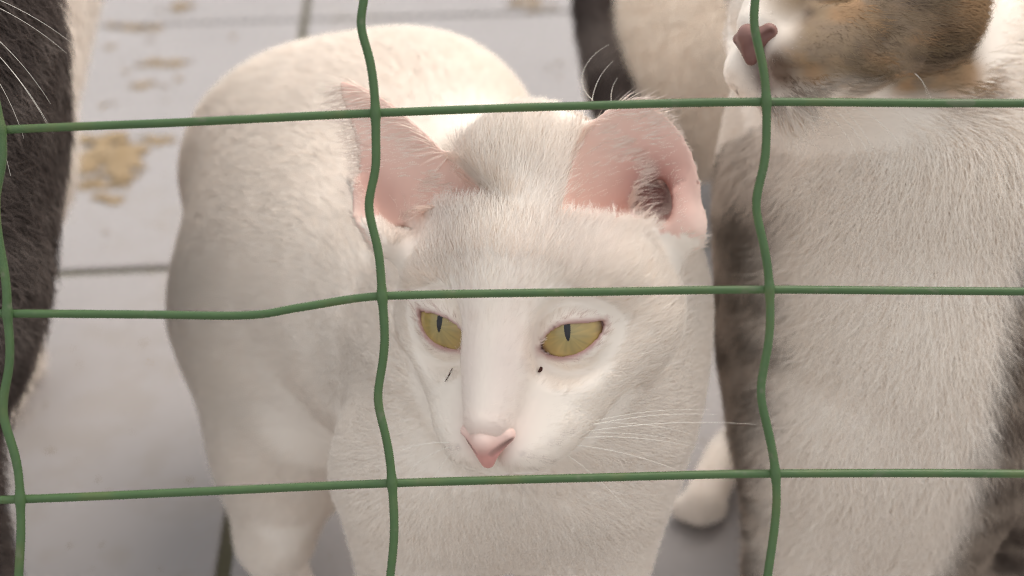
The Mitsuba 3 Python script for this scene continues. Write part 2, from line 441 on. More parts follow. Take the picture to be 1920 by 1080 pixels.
class Ear:
    def __init__(self, inner, outer, tip, front, cup, expo, power, canal=1.0, outer_shape=None):
        inner, outer, tip = (np.asarray(v, float) for v in (inner, outer, tip))
        self.b = (inner + outer) / 2
        y = tip - self.b
        self.L = np.linalg.norm(y)
        self.y = y / self.L
        z = np.asarray(front, float)
        z = z - (z @ self.y) * self.y
        self.z = z / np.linalg.norm(z)
        self.x = np.cross(self.y, self.z)
        self.W = np.linalg.norm(outer - inner) / 2
        # the base line need not be square to the axis: shear the ear so that the base meets both corners
        e = outer - inner
        self.sgn = 1.0 if e @ self.x > 0 else -1.0
        self.skew = (e @ self.y) / max(abs(e @ self.x), 1e-6) * self.sgn
        self.cup, self.expo, self.power, self.canal = cup, expo, power, canal
        self.outer_shape = outer_shape or (expo, power)

    def local(self, p):
        q = p - self.b
        x = q @ self.x
        y = q @ self.y
        s = (y - self.skew * x * np.clip(1 - y / self.L, 0, 1)) / self.L
        return x, s, q @ self.z

    def sheet(self, x, s):
        t = np.clip(s, 0, 1)
        w = self.W * np.maximum(1 - t ** self.expo, 0) ** self.power
        wo = self.W * np.maximum(1 - t ** self.outer_shape[0], 0) ** self.outer_shape[1]
        m = np.clip(0.5 + x * self.sgn / (0.5 * self.W), 0, 1)
        w = w * (1 - m) + wo * m
        c = self.cup * (1.0 - 0.75 * np.clip(s, -0.4, 1))
        zs = -c * (1 - np.clip(x / self.W, -1.2, 1.2) ** 2)
        slope = 2 * c * np.clip(x / self.W, -1.2, 1.2) / self.W
        return w, zs, slope

    def sdf(self, p):
        x, s, z = self.local(p)
        w, zs, slope = self.sheet(x, s)
        th = 1.0 + 0.7 * np.clip(0.6 - s, 0, 1)
        d1 = np.abs(z - zs) / np.sqrt(1 + slope ** 2) - th
        d2 = (np.abs(x) - w) * 0.8
        d3 = np.maximum((s - 1) * self.L, (-0.10 - s) * self.L)
        return smax(smax(d1, d2, 1.2), d3, 1.0) * 0.85

    def inside(self, p):
        """(0..1 how far a point is on the ear's front skin, x / half width, s)."""
        x, s, z = self.local(p)
        w, zs, _ = self.sheet(x, s)
        on = (z > zs - 0.1) & (np.abs(x) < w + 1.0) & (s > np.where(x / self.W * self.sgn > 0.3, -0.32, -0.12)) & (s < 1.05) & (z < zs + np.where(s > -0.02, 14.0, 3.2))
        return on, x / self.W * self.sgn, s


EYE_C, EYE_R = np.array([16.4, 0.0, 16.4]), 11.2


class Eye:
    """Lid opening of one eye: corners and lid heights in the plane facing along 'look'."""

    def __init__(self, side, look, inner, outer, top, bottom, lean=0.0):
        self.c = EYE_C * [side, 1, 1]
        self.z = unit(look)
        self.x = unit(np.cross([0, 1, 0], self.z))
        self.y = np.cross(self.z, self.x)
        self.i, self.o, self.t, self.b, self.side, self.lean = inner, outer, top, bottom, side, lean

    def local(self, p):
        q = p - self.c
        return np.stack([q @ self.x, q @ self.y, q @ self.z], 1)

    def opening(self, q):
        """Below zero within the opening (millimetres, roughly)."""
        (x0, y0), (x1, y1) = self.i, self.o
        u = (q[:, 0] - x0) / (x1 - x0)
        base = y0 + (y1 - y0) * u
        c = np.clip(u, 0, 1)
        hump = 4 * c * (1 - c)
        up = base + self.t * hump ** 0.75 * (1 + self.lean * (c - 0.5))
        lo = base - self.b * hump ** 0.62 * (1 + 0.3 * (c - 0.5))
        d = np.maximum(q[:, 1] - up, lo - q[:, 1])
        return np.maximum(d * 0.8, (np.abs(u - 0.5) - 0.5) * abs(x1 - x0))


def ellipsoid_at(p, c, axes, radii):
    q = p - c
    return ellipsoid(np.stack([q @ a for a in axes], 1), (0, 0, 0), radii)


def head_sdf(p, ears=(), eyes=(), slim=1.0):
    """p in head millimetres."""
    q = p.copy()
    q[:, 0] = np.abs(q[:, 0]) * slim
    d = ellipsoid(q, (0, 11, -14), (35, 29, 36))
    d = smin(d, ellipsoid(q, (0, 20, -10), (27, 31, 27)), 10)                     # crown between the ears
    d = smin(d, cone(q, (0, 14, 16), (0, -12.5, 43.6), 15.0, 6.7), 12)                # brow to nose bridge
    d = smin(d, ellipsoid(q, (22, -6, -1), (19, 20, 24)), 12)                      # cheek
    d = smin(d, ellipsoid(q, (18, 11, 12), (13, 9, 10)), 9)                      # brow ridge
    d = smin(d, ellipsoid(q, (17, -10, 19), (11, 11, 12)), 9)                     # cheekbone under the eye
    d = smin(d, ellipsoid(q, (7.0, -24, 37.5), (8.4, 7.6, 10)), 5)                               # whisker pads
    d = smin(d, ellipsoid(q, (14, -20, 23), (9, 9.5, 16)), 9)
    d = smin(d, sphere(q, (0, -31, 34), 7.5), 6)                                  # chin
    d = smin(d, ellipsoid(q, (0, -20, 12), (16, 11, 24)), 12)                     # jaw
    d = smax(d, -cone(q, (0, -25.5, 56), (17, -28.5, 36), 0.9, 0.5), 2.2)         # mouth line
    d = smax(d, -sphere(q, EYE_C + [2.0, 1.5, 9.5], 10.5), 5.0)
    d = smin(d, sphere(q, EYE_C, EYE_R + 0.8), 3.0)                               # lids over the eyeball
    for e in ears:                                                                # the bowl in front of the ear's sheet
        x, t, z = e.local(p)
        w, zs, slope = e.sheet(x, t)
        cav = np.maximum(np.maximum((zs - z) / np.sqrt(1 + slope ** 2), np.abs(x) - w), np.maximum(-t * e.L + 1.0, z - zs - 26))
        d = smax(d, -cav * 0.85, 3.0)
    for e in ears:
        shell = e.sdf(p)
        c = e.b + e.y * e.L * 0.17 + e.x * e.sgn * e.W * 0.40 - e.z * e.cup * 0.70
        lump = ellipsoid_at(p, c - e.z * 1.0 - e.y * 2, (e.x, e.y, e.z), (e.W * 0.38, e.L * 0.26, 14.0))  # the canal's wall
        shell = smin(shell, lump, 3.0) if e.canal > 0.5 else shell
        shell = shell if e.canal < 0.5 else smax(shell, -ellipsoid_at(p, c + e.z * 4.0, (e.x, e.y, e.z), (e.W * 0.29 * e.canal, e.L * 0.20 * e.canal, 15.5)), 2.5)
        fold = cone(p, e.b + e.x * e.sgn * e.W * 0.80 - e.y * 1 - e.z * 0.5, e.b + e.y * e.L * 0.36 + e.x * e.sgn * e.W * 0.68 - e.z * 3.5, 2.6, 1.0)
        o = e.b + e.x * e.sgn * e.W
        root = cone(p, o + e.y * 1.0 - e.x * e.sgn * 3.0 - e.z * 1.0, o - e.y * 11 - e.x * e.sgn * 10.0 - e.z * 7, 2.6, 6.0)
        d = smin(d, smin(smin(shell, fold, 4.5), root, 5.0), 4.0)
    for e in eyes:
        l = e.local(p)
        cut = np.maximum(e.opening(l), -l[:, 2])
        d = smax(d, -cut, 0.9)
    return d


def eyeball(key, pose, e, bright=1.0):
    """Eyeball, iris and slit pupil, each its own mesh."""
    sunk = e.c - 0.55 * e.z
    ball = trimesh.creation.icosphere(4, EYE_R)
    v = np.array(ball.vertices)
    ax = np.stack([e.x, e.y, e.z], 1)
    put(key, pose.out(sunk + v @ ax.T), ball.faces, pose.dirs(v / EYE_R @ ax.T), np.tile([0.30, 0.19, 0.18], (len(v), 1)), 'mat_nose')
    nr, na = 26, 64
    r, a = np.meshgrid(np.linspace(0, 1, nr), np.arange(na) / na * 2 * np.pi, indexing='ij')
    ang = r * math.radians(50)
    gx, gy = e.gaze
    g = np.stack([np.sin(ang) * np.cos(a), np.sin(ang) * np.sin(a), np.cos(ang)], -1).reshape(-1, 3)
    rot = Rotation.from_euler('yx', [gx, -gy], degrees=True).as_matrix()
    n = g @ rot.T
    i, j = np.meshgrid(np.arange(nr - 1), np.arange(na), indexing='ij')
    kk = (j + 1) % na
    f = np.stack([i * na + j, (i + 1) * na + j, (i + 1) * na + kk, i * na + kk], -1).reshape(-1, 4)
    rr, aa = r.ravel(), a.ravel()
    streak = meshkit.noise(np.c_[np.cos(aa) * 9, np.sin(aa) * 9, rr * 2.2], 5)
    t = np.clip(rr + 0.35 * (streak - 0.5), 0, 1)[:, None]
    col = (1 - t) * np.array([0.31, 0.255, 0.105]) + t * np.array([0.44, 0.30, 0.095])
    col = col * (0.86 + 0.28 * streak[:, None])
    edge = (np.clip((rr - 0.74) / 0.26, 0, 1) ** 1.3)[:, None]
    col = col * (1 - edge) + edge * np.array([0.12, 0.06, 0.03])
    put(key + '__iris', pose.out(sunk + (n * (EYE_R + 0.12)) @ ax.T), f, pose.dirs(n @ ax.T), col * bright, 'mat_eye')
    t = np.linspace(-1, 1, 21)
    half = 0.85 * (1 - t * t) ** 0.7
    pts = np.concatenate([np.c_[t * 0 - half, t * 3.4 + 1.4], np.c_[half, t * 3.4 + 1.4]])
    z = np.sqrt((EYE_R + 0.22) ** 2 - (pts ** 2).sum(1))
    pv = np.c_[pts, z] @ rot.T
    i = np.arange(20)
    f = np.stack([i, i + 21, i + 22, i + 1], 1)
    put(key + '__pupil', pose.out(sunk + pv @ ax.T), f, pose.dirs(unit(pv) @ ax.T), np.zeros((42, 3)), 'mat_pupil')


def nose_pad(key, pose, color):
    """The bare nose: a heart-shaped pad with two comma nostrils."""
    def f(p):
        q = p.copy()
        q[:, 0] = np.abs(q[:, 0])
        d = cone(q, (0, -15.4, 48.2), (5.0, -16.0, 45.0), 2.7, 1.8)
        d = smin(d, cone(q, (0, -16.6, 48.8), (0, -23.0, 48.4), 3.2, 1.5), 2.5)
        d = smin(d, cone(q, (5.5, -15.4, 46.4), (0, -22, 48.6), 1.7, 1.5), 2.0)
        d = smax(d, -cone(q, (3.3, -19.0, 51.4), (6.6, -16.6, 47.2), 0.95, 0.5), 0.9)
        return d
    v, q, n = mesh_sdf(f, (-12, -27, 40), (12, -8, 56), 0.35)
    low = np.clip((-13.0 - v[:, 1]) / 6.5, 0, 1)[:, None]
    near = np.clip(1.1 - np.minimum(np.abs(cone(np.c_[np.abs(v[:, 0]), v[:, 1:]], (3.3, -19.0, 51.4), (6.6, -16.6, 47.2), 0.95, 0.5)), 1.1), 0, 1.1)[:, None] / 1.1
    col = np.asarray(color[0]) * (1 - low) + np.asarray(color[1]) * low
    col = col * (1 - 0.75 * near) + 0.75 * near * np.array([0.09, 0.03, 0.025])
    put(key, pose.out(v), q, pose.dirs(n), col, 'mat_nose')


def whiskers(name, lines, radius=0.00011):
    for k, pts in enumerate(lines):
        p = spline(pts, 18)
        r = radius * np.linspace(1.0, 0.25, 18)
        scene[f'{name}__whisker' + (f'_{k:03d}' if k else '')] = mikit.ply(tube(p, r, 5), 'mat_whisker', smooth=True)


def blend(base, other, t):
    t = np.clip(t, 0, 1)[:, None]
    return base * (1 - t) + np.asarray(other) * t


def sstep(a, b, x):
    t = np.clip((x - a) / (b - a), 0, 1)
    return t * t * (3 - 2 * t)


WHITE = np.array([0.86, 0.79, 0.72])
PINK = np.array([0.78, 0.545, 0.475])
total = 0

# ------------------------------------------------------------------ the white cat
head = Pose(P(1001, 552, 0.3705), -21.5, 27.6, 7.3, 1.06)
camdir = lambda v: (np.asarray(v, float) @ E3.T) @ head.m     # a direction right/up/towards the lens, in the head's frame


def head_depth(px, py, extra):
    """Distance along a sight line to the bare skull (where an ear is rooted)."""
    d = np.linspace(0.33, 0.42, 1500)
    inside = head_sdf(head.back(P(px, py, d))) < 0
    return d[np.argmax(inside)] + extra


ear_l = Ear(head.back(P(858, 392, head_depth(858, 392, .002))), head.back(P(728, 402, .378)), head.back(P(634, 146, .362)), camdir((0.05, 0.1, 1)), 10.0, 1.9, 0.75, 0.40, (0.9, 1.25))
ear_r = Ear(head.back(P(1080, 418, head_depth(1080, 418, .002))), head.back(P(1266, 430, .372)), head.back(P(1186, 186, .352)), camdir((0.12, 0.1, 1)), 14.0, 1.9, 0.65, 1.0, (3.0, 0.6))
eye_l = Eye(-1, (-0.24, 0.26, 1), (8.8, -3.4), (-8.6, 2.9), 4.0, 4.4, -1.2)
eye_r = Eye(1, (0.24, 0.26, 1), (-8.8, -3.4), (8.6, 2.9), 4.0, 4.4, -1.2)
eye_l.gaze, eye_r.gaze = (3, 6), (-5, 6)
ears, eyes = (ear_l, ear_r), (eye_l, eye_r)


def white_sdf(p):
    p = np.asarray(p, float)
    d = None

    def add(s, k):
        nonlocal d
        d = s if d is None else smin(d, s, k)
    add(cone(p, P(1000, 720, .420), P(972, 815, .424), .050, .034), .015)           # chest
    add(cone(p, P(1035, 560, .418), P(1000, 720, .414), .046, .048), .02)
    add(cone(p, P(1000, 400, .452), P(1030, 560, .425), .034, .044), .03)           # neck
    add(cone(p, P(960, 760, .435), P(700, 520, .50), .046, .054), .03)            # ribs
    add(cone(p, P(700, 520, .50), P(572, 330, .565), .055, .055), .03)            # belly to rump
    add(sphere(p, P(800, 275, .535), .0455), .06)                                  # far hip
    add(sphere(p, P(572, 560, .525), .051), .03)
    add(cone(p, P(560, 640, .52), P(540, 840, .505), .041, .026), .03)             # thigh
    foot = P(515, 1010, .505)
    add(cone(p, P(535, 840, .505), foot, .024, .0135), .02)                       # hind leg
    add(cone(p, foot, (foot[0] - .002, foot[1] + .012, .016), .0135, .011), .01)
    add(cone(p, (foot[0] - .002, foot[1] + .008, .012), (foot[0] - .002, foot[1] - .028, .011), .013, .012), .01)
    for (x, y) in ((1108, 880), (790, 880)):                                      # forelegs
        a = P(x, y, .412)
        b = np.array([a[0] * 0.93, a[1] - .004, .022])
        add(cone(p, a, b, .027 if x > 960 else .029, .0135), .012)
        add(cone(p, b + [0, 0, -.009], b + [0, -.022, -.010], .014, .0125), .01)
    h = head.back(p)
    near = np.linalg.norm(h, axis=1) < 150
    hd = np.full(len(p), 1.0)
    if near.any():
        hd[near] = head_sdf(h[near], ears) * head.s
    d = smin(d, hd, .005)
    if near.any():
        hh = h[near]
        dn = d[near]
        for e in eyes:
            l = e.local(hh)
            dn = smax(dn, -np.maximum(e.opening(l), -l[:, 2]) * head.s, .0008)
        d[near] = dn
    return d


lo, hi = np.array([-.26, -.09, -.002]), np.array([.15, .32, .36])
body = mesh_sdf(white_sdf, lo, hi, 0.0012)


def white_regions(p):
    h = head.back(p)
    near = np.linalg.norm(h, axis=1) < 130
    ear_in = np.zeros(len(p))
    hole = np.zeros(len(p))
    ear_any = np.zeros(len(p))
    rim = np.zeros(len(p))
    flush = np.zeros(len(p))
    for e in ears:
        on, x, s = e.inside(h)
        ear_in = np.maximum(ear_in, np.where(on & near, sstep(-0.12, 0.10, s + 0.24 * sstep(0.2, 0.5, x)), 0))
        rim = np.maximum(rim, np.where(on & near, sstep(0.72, 1.0, np.abs(x)), 0))
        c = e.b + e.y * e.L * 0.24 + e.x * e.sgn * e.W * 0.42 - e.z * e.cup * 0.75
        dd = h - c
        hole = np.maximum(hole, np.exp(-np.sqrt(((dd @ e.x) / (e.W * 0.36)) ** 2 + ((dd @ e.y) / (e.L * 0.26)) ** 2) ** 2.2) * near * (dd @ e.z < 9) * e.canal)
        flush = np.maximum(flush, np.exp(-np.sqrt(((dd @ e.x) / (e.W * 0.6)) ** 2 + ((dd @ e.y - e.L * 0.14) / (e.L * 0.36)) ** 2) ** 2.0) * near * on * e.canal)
        xx, ss, zz = e.local(h)
        w_, zs_, _ = e.sheet(xx, ss)
        ear_any = np.maximum(ear_any, sstep(0.05, 0.4, ss) * (np.abs(xx) < e.W * 1.1) * near * (np.abs(zz - zs_) < 4.5))
    lid = np.zeros(len(p))
    for e in eyes:
        l = e.local(h)
        o = e.opening(l)
        lid = np.maximum(lid, np.where(near & (l[:, 2] > 2), 1 - sstep(0.2, 1.8, o), 0))
    hx = np.abs(h[:, 0])
    nose = np.exp(-(((hx) / 7.5) ** 2 + ((h[:, 1] + 16) / 6.0) ** 2)) * (h[:, 2] > 36) * near
    return h, near, ear_in, hole, ear_any, lid, nose, rim, flush


def white_color(p):
    h, near, ear_in, hole, ear_any, lid, nose, rim, flush = white_regions(p)
    c = np.tile(WHITE, (len(p), 1))
    c = c * (0.95 + 0.09 * meshkit.noise(p / 0.02, 3))[:, None]
    c = blend(c, (0.76, 0.66, 0.62), 0.55 * near * np.exp(-((np.abs(h[:, 0]) - 24) / 16) ** 2 - ((h[:, 1] - 32) / 14) ** 2))
    c = blend(c, PINK, 0.9 * ear_in)
    c = blend(c, (0.86, 0.68, 0.60), 0.8 * rim * ear_in)
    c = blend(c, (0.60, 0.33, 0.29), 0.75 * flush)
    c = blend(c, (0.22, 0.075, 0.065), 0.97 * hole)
    c = blend(c, (0.42, 0.225, 0.21), 0.85 * lid)
    c = blend(c, (0.70, 0.47, 0.43), 0.7 * nose)
    for x0, y0, z0 in ((9, -21, 44), (12, -22, 41), (15.5, -20, 37), (11, -26, 43), (14.5, -25, 39), (18, -19, 33), (-9, -21, 44), (-12, -22, 41), (-11, -26, 43)):   # whisker roots
        spot = np.exp(-(((h[:, 0] - x0) / 0.8) ** 2 + ((h[:, 1] - y0) / 0.7) ** 2)) * (h[:, 2] > 28) * near
        c = blend(c, (0.42, 0.34, 0.32), 0.55 * spot)
    c = blend(c, (0.72, 0.60, 0.57), 0.5 * near * np.exp(-((np.abs(h[:, 0]) - 5) / 5) ** 2 - ((h[:, 1] - 2) / 16) ** 2) * (h[:, 2] > 24))
    return c


put('white_cat__body', *body[:2], body[2], white_color(body[0]), 'mat_skin')


def white_density(p, n):
    h, near, ear_in, hole, ear_any, lid, nose, rim, flush = white_regions(p)
    facing = sstep(-0.45, 0.0, (unit(CAM - p) * n).sum(1))
    base = np.where(near & (np.linalg.norm(h, axis=1) < 95), 5.2e6, 1.9e6)
    base = base * (0.08 + 0.92 * facing)
    base = base * (1 - 0.68 * ear_in) * (1 - 0.5 * hole) * (1 - np.clip(lid * 1.15, 0, 1)) * (1 - 0.9 * np.clip(nose, 0, 1))
    for e in eyes:
        l = e.local(h)
        base = np.where(near & (l[:, 2] > 0) & (e.opening(l) < 0.5) & (np.linalg.norm(l, axis=1) < EYE_R + 6), 0, base)
    return base


def white_length(p):
    h, near, ear_in, hole, ear_any, lid, nose, rim, flush = white_regions(p)
    r = np.linalg.norm(h - [0, -14, 50], axis=1)
    face = 0.0034 + 0.0072 * sstep(8, 75, r)
    L = np.where(near, face, 0.0125)
    L = np.where(near, L + 0.004 * sstep(75, 110, r), L)
    for e in eyes:
        dist = np.linalg.norm(h - e.c, axis=1)
        L = L * np.where(near, 0.75 + 0.25 * sstep(13, 18, dist), 1)
    L = np.where(ear_in < 0.3, L * (1 - ear_any) + 0.0014 * ear_any, L)
    L = L * (0.35 + 0.65 * sstep(0.03, 0.11, p[:, 2]))
    reach = np.full(len(p), 0.0085)
    for e in ears:
        on, x, s = e.inside(h)
        reach = np.where(on & (s > 0), 0.0105 - 0.0088 * sstep(0.0, 0.85, x), reach)
    L = np.where(ear_in > 0.3, reach, L)
    for e in ears:
        far = np.linalg.norm(h - (e.b + e.x * e.sgn * e.W), axis=1)
        L = np.where(near, np.minimum(L, 0.0042 + 0.007 * sstep(9, 26, far)), L)
    return L


def white_flow(p, n):
    h = head.back(p)
    w = 1 - sstep(80, 125, np.linalg.norm(h, axis=1))
    a = unit(h - np.array([0, -6, 62.0]) * np.array([1, 1, 1]))
    a = head.dirs(a)
    for e in ears:
        on, x, s = e.inside(h)
        out = head.dirs(e.x * e.sgn * 0.8 + e.y * 0.3)
        a = np.where((on & (s > 0.02) & (x < 0.8))[:, None], out, a)
    b = unit(np.array([-0.45, 0.75, -0.55]))
    return unit(a) * w[:, None] + b * (1 - w[:, None])


def white_fur_color(p):
    return blend(white_color(p), WHITE, 0.72 * white_regions(p)[2])


total += fur('white_cat__fur', body, white_density, white_length, white_flow, white_fur_color, lambda p: np.where(np.linalg.norm(head.back(p), axis=1) < 90, 0.00019, 0.00026), 'mat_fur', 11,
             lift=lambda p: np.where(np.linalg.norm(head.back(p), axis=1) < 90, 0.19, 0.15), mess=0.08, curl=0.15, shine=lambda p: np.where(np.linalg.norm(head.back(p), axis=1) < 90, 0.16, 0.06))
labels['white_cat__fur'] = {'kind': 'stuff'}
eyeball('white_cat__eye', head, eye_l)
eyeball('white_cat__eye_001', head, eye_r)
nose_pad('white_cat__nose', head, ((0.82, 0.65, 0.59), (0.66, 0.33, 0.30)))
for k, (px, py, px2, py2, rad) in enumerate([(848, 690, 834, 716, .00020), (1014, 688, 1009, 697, .0005)]):
    a, b = (P(x, y, head_depth(x, y, -.0012)) for x, y in ((px, py), (px2, py2)))
    scene['white_cat__tear_mark' + (f'_{k:03d}' if k else '')] = mikit.ply(tube(spline([a, (a + b) / 2 + RIGHT * rad * 0.8, b], 8), rad * np.array([.4, .8, 1, 1, 1, .9, .7, .3]), 8), 'mat_stain', smooth=True)
wl = []
for (x0, y0), (x1, y1), dz in [((1075, 800), (1330, 768), .012), ((1085, 803), (1345, 778), .010), ((1080, 812), (1420, 796), .012), ((1070, 822), (1318, 842), .008), ((1060, 815), (1300, 832), .014),
                               ((1050, 832), (1285, 888), .010), ((1040, 838), (1180, 960), .008), ((1090, 796), (1300, 815), .011)]:
    a = P(x0, y0, .346)
    b = P(x1, y1, .346 + dz)
    wl.append([a, (a + b) / 2 + UP * 0.0016, b])
for (x0, y0), (x1, y1) in [((850, 845), (812, 905)), ((845, 838), (770, 880)), ((842, 830), (740, 850))]:
    a, b = P(x0, y0, .345), P(x1, y1, .350)
    wl.append([a, (a + b) / 2 + UP * 0.001, b])
for pts in ([(1112, 188), (1092, 140), (1112, 105), (1142, 84)], [(1110, 190), (1122, 150), (1150, 114)], [(1146, 190), (1150, 160), (1158, 146)]):
    wl.append([P(x, y, .366) for x, y in pts])
whiskers('white_cat', wl)
tag('white_cat', 'white cat with amber slit eyes and pink ears standing behind the fence', 'cat')

# ------------------------------------------------------------------ the calico cat on the right
chead = Pose(P(1585, 8, .385), -50, -4, 4, 1.0)


def calico_sdf(p):
    p = np.asarray(p, float)
    d = None

    def add(s, k):
        nonlocal d
        d = s if d is None else smin(d, s, k)
    add(ellipsoid_world(p, P(1645, 500, .455), (.057, .058, .095)), .03)          # chest
    add(sphere(p, P(1700, 220, .455), .058), .04)                                  # neck ruff
    add(sphere(p, P(1760, 480, .50), .066), .04)
    add(cone(p, P(1840, 330, .54), P(1900, 800, .56), .075, .080), .05)            # back and haunches
    add(ellipsoid_world(p, P(1665, 740, .452), (.047, .046, .060)), .03)
    for x, r in ((1545, .0215), (1785, .0215)):                                      # forelegs
        a = P(x, 820, .440)
        b = np.array([a[0] * 0.95, a[1] - .008, .022])
        add(cone(p, a, b, r + .004, .0155), .02)
        add(cone(p, b + [0, 0, -.009], b + [0, -.024, -.010], .0150, .0130), .01)
    fp = floor_point(1300, 985)
    add(cone(p, P(1520, 700, .57), np.array([fp[0] + .026, fp[1] + .040, .022]), .016, .0085), .01)   # hind leg beside the forelegs
    add(cone(p, (fp[0] + .020, fp[1] + .036, .014), (fp[0] + .004, fp[1] + .004, .011), .0100, .0095), .006)
    for j in (-1, 0, 1):                                                          # toes
        add(sphere(p, (fp[0] + .003 + j * .0065, fp[1] + .001 + abs(j) * .003, .0075), .0066), .003)
    h = chead.back(p)
    near = np.linalg.norm(h, axis=1) < 120
    if near.any():
        hd = np.full(len(p), 1.0)
        hd[near] = head_sdf(h[near], cears) * chead.s
        d = smin(d, hd, .014)
    return d


def ellipsoid_world(p, c, r):
    return ellipsoid(p - c, (0, 0, 0), r)


cears = (Ear((-14, 40, 0), (-42, 18, -10), (-44, 78, -8), (-0.25, 0, 1), 12, 2.2, 0.7), Ear((14, 40, 0), (42, 18, -10), (44, 78, -8), (0.25, 0, 1), 12, 2.2, 0.7))
lo, hi = np.array([.03, -.10, -.002]), np.array([.36, .34, .44])
cbody = mesh_sdf(calico_sdf, lo, hi, 0.0020)


def calico_color(p):
    h = chead.back(p)
    nz = meshkit.fbm(p / 0.012, 3, 21)
    nf = meshkit.noise(p / 0.0035, 22)
    c = np.tile(WHITE * [1.03, 1.03, 1.03], (len(p), 1))
    near = np.linalg.norm(h, axis=1) < 85
    # tabby mask on the head: brown and orange with black ticking from the cheek up and back
    m = sstep(5, 14, h[:, 0] + 5 * (nz - 0.5) + 0.55 * np.maximum(h[:, 1] + 16, 0)) * sstep(-36, -28, h[:, 1] + 6 * (nz - 0.5)) * sstep(-34, -24, h[:, 2] + 8 * (nz - 0.5)) * near
    m = np.maximum(m, near * sstep(0, 10, h[:, 1] - 6 + 6 * nz) * sstep(4, 10, np.abs(h[:, 0])))
    brown = blend(np.tile([0.235, 0.175, 0.13], (len(p), 1)), (0.36, 0.215, 0.12), 0.9 * sstep(0.48, 0.60, nz))
    brown = blend(brown, (0.075, 0.055, 0.045), 0.85 * sstep(0.47, 0.60, meshkit.fbm(p / 0.014 + 7, 2, 31)))
    brown = blend(brown, (0.34, 0.25, 0.15), 0.5 * nf)
    c = c * (1 - m[:, None]) + brown * m[:, None]
    lip = near * sstep(-40, -34, h[:, 1]) * np.exp(-((h[:, 0] - 7) / 4.5) ** 2 - ((h[:, 1] + 27) / 6) ** 2) * (h[:, 2] > 30)
    c = blend(c, (0.11, 0.07, 0.045), 1.3 * lip)
    c = blend(c, (0.05, 0.04, 0.04), near * 1.1 * sstep(-36, -31, h[:, 1]) * np.exp(-(h[:, 0] / 3.2) ** 2 - ((h[:, 1] + 28) / 7) ** 2) * (h[:, 2] > 26))
    c = blend(c, (0.30, 0.22, 0.19), near * 0.5 * sstep(-37, -30, h[:, 1]) * np.exp(-((h[:, 0] - 1) / 7) ** 2 - ((h[:, 1] + 27) / 9) ** 2) * (h[:, 2] > 28))
    # grey tabby flanks beside the white chest
    x, z = p[:, 0], p[:, 2]
    fl = sstep(0.006, -0.006, x - 0.092 - 0.016 * (nz - 0.5)) * sstep(0.055, 0.075, z) * sstep(0.250, 0.215, z)
    fr = sstep(-0.005, 0.006, x - 0.152 - 0.12 * np.maximum(z - 0.155, 0) + 0.012 * (nz - 0.5)) * sstep(0.235, 0.195, z)
    grey = blend(np.tile([0.32, 0.26, 0.215], (len(p), 1)), (0.14, 0.108, 0.09), sstep(0.45, 0.62, meshkit.noise(p / [0.02, 0.02, 0.009], 33)))
    grey = blend(grey, (0.42, 0.35, 0.28), 0.55 * sstep(0.5, 0.8, nf))
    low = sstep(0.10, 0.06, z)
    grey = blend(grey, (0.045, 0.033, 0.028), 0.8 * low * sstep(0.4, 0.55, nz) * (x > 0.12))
    tabby = blend(np.tile([0.50, 0.42, 0.36], (len(p), 1)), (0.13, 0.10, 0.08), sstep(0.42, 0.56, meshkit.fbm(p / [0.012, 0.012, 0.008], 2, 35)))
    grey = np.where((x < 0.10)[:, None], tabby, grey)
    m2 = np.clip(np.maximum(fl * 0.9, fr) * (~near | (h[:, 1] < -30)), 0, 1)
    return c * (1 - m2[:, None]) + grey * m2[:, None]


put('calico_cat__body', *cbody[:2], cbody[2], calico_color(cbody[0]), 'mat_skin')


def calico_density(p, n):
    facing = sstep(-0.45, 0.0, (unit(CAM - p) * n).sum(1))
    h = chead.back(p)
    bare = np.exp(-((h[:, 0] / 8) ** 2 + ((h[:, 1] + 17) / 6) ** 2)) * (h[:, 2] > 40)
    inframe = sstep(0.40, 0.37, p[:, 2])
    return 2.3e6 * (0.04 + 0.90 * facing) * (1 - bare) * (0.3 + 0.7 * inframe)


def calico_length(p):
    h = chead.back(p)
    r = np.linalg.norm(h - [0, -14, 50], axis=1)
    w = sstep(-37, -29, h[:, 1]) * sstep(84, 74, np.linalg.norm(h, axis=1))
    return w * (0.003 + 0.010 * sstep(10, 80, r)) + (1 - w) * (0.0040 + 0.0155 * sstep(0.035, 0.10, p[:, 2]))


def calico_flow(p, n):
    h = chead.back(p)
    w = (1 - sstep(70, 105, np.linalg.norm(h, axis=1))) * sstep(-44, -34, h[:, 1])
    a = chead.dirs(unit(h - np.array([0, -6, 62.0])))
    c = P(1650, 500, .455)
    b = unit(np.stack([(p[:, 0] - c[0]) * 6, p[:, 1] * 0 + 0.1, p[:, 0] * 0 - 0.75], 1))
    return unit(a) * w[:, None] + b * (1 - w[:, None])


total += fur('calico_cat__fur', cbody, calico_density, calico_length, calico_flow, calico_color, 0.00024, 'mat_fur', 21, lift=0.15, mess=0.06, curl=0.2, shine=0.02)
labels['calico_cat__fur'] = {'kind': 'stuff'}
nose_pad('calico_cat__nose', chead, ((0.30, 0.17, 0.15), (0.16, 0.075, 0.065)))
wl = []
for a, b in [((1545, 205), (1618, 325)), ((1565, 205), (1645, 330)), ((1575, 195), (1665, 345)), ((1610, 200), (1720, 320)), ((1640, 185), (1728, 258)), ((1690, 125), (1745, 185)), ((1697, 128), (1738, 180)), ((1535, 220), (1552, 255))]:
    p0, p1 = P(*a, .368), P(*b, .372)
    wl.append([p0, (p0 + p1) / 2 + (UP + RIGHT) * 0.0012, p1])
whiskers('calico_cat', wl)
tag('calico_cat', 'calico cat with white chest and brown cheek sitting at the right', 'cat')

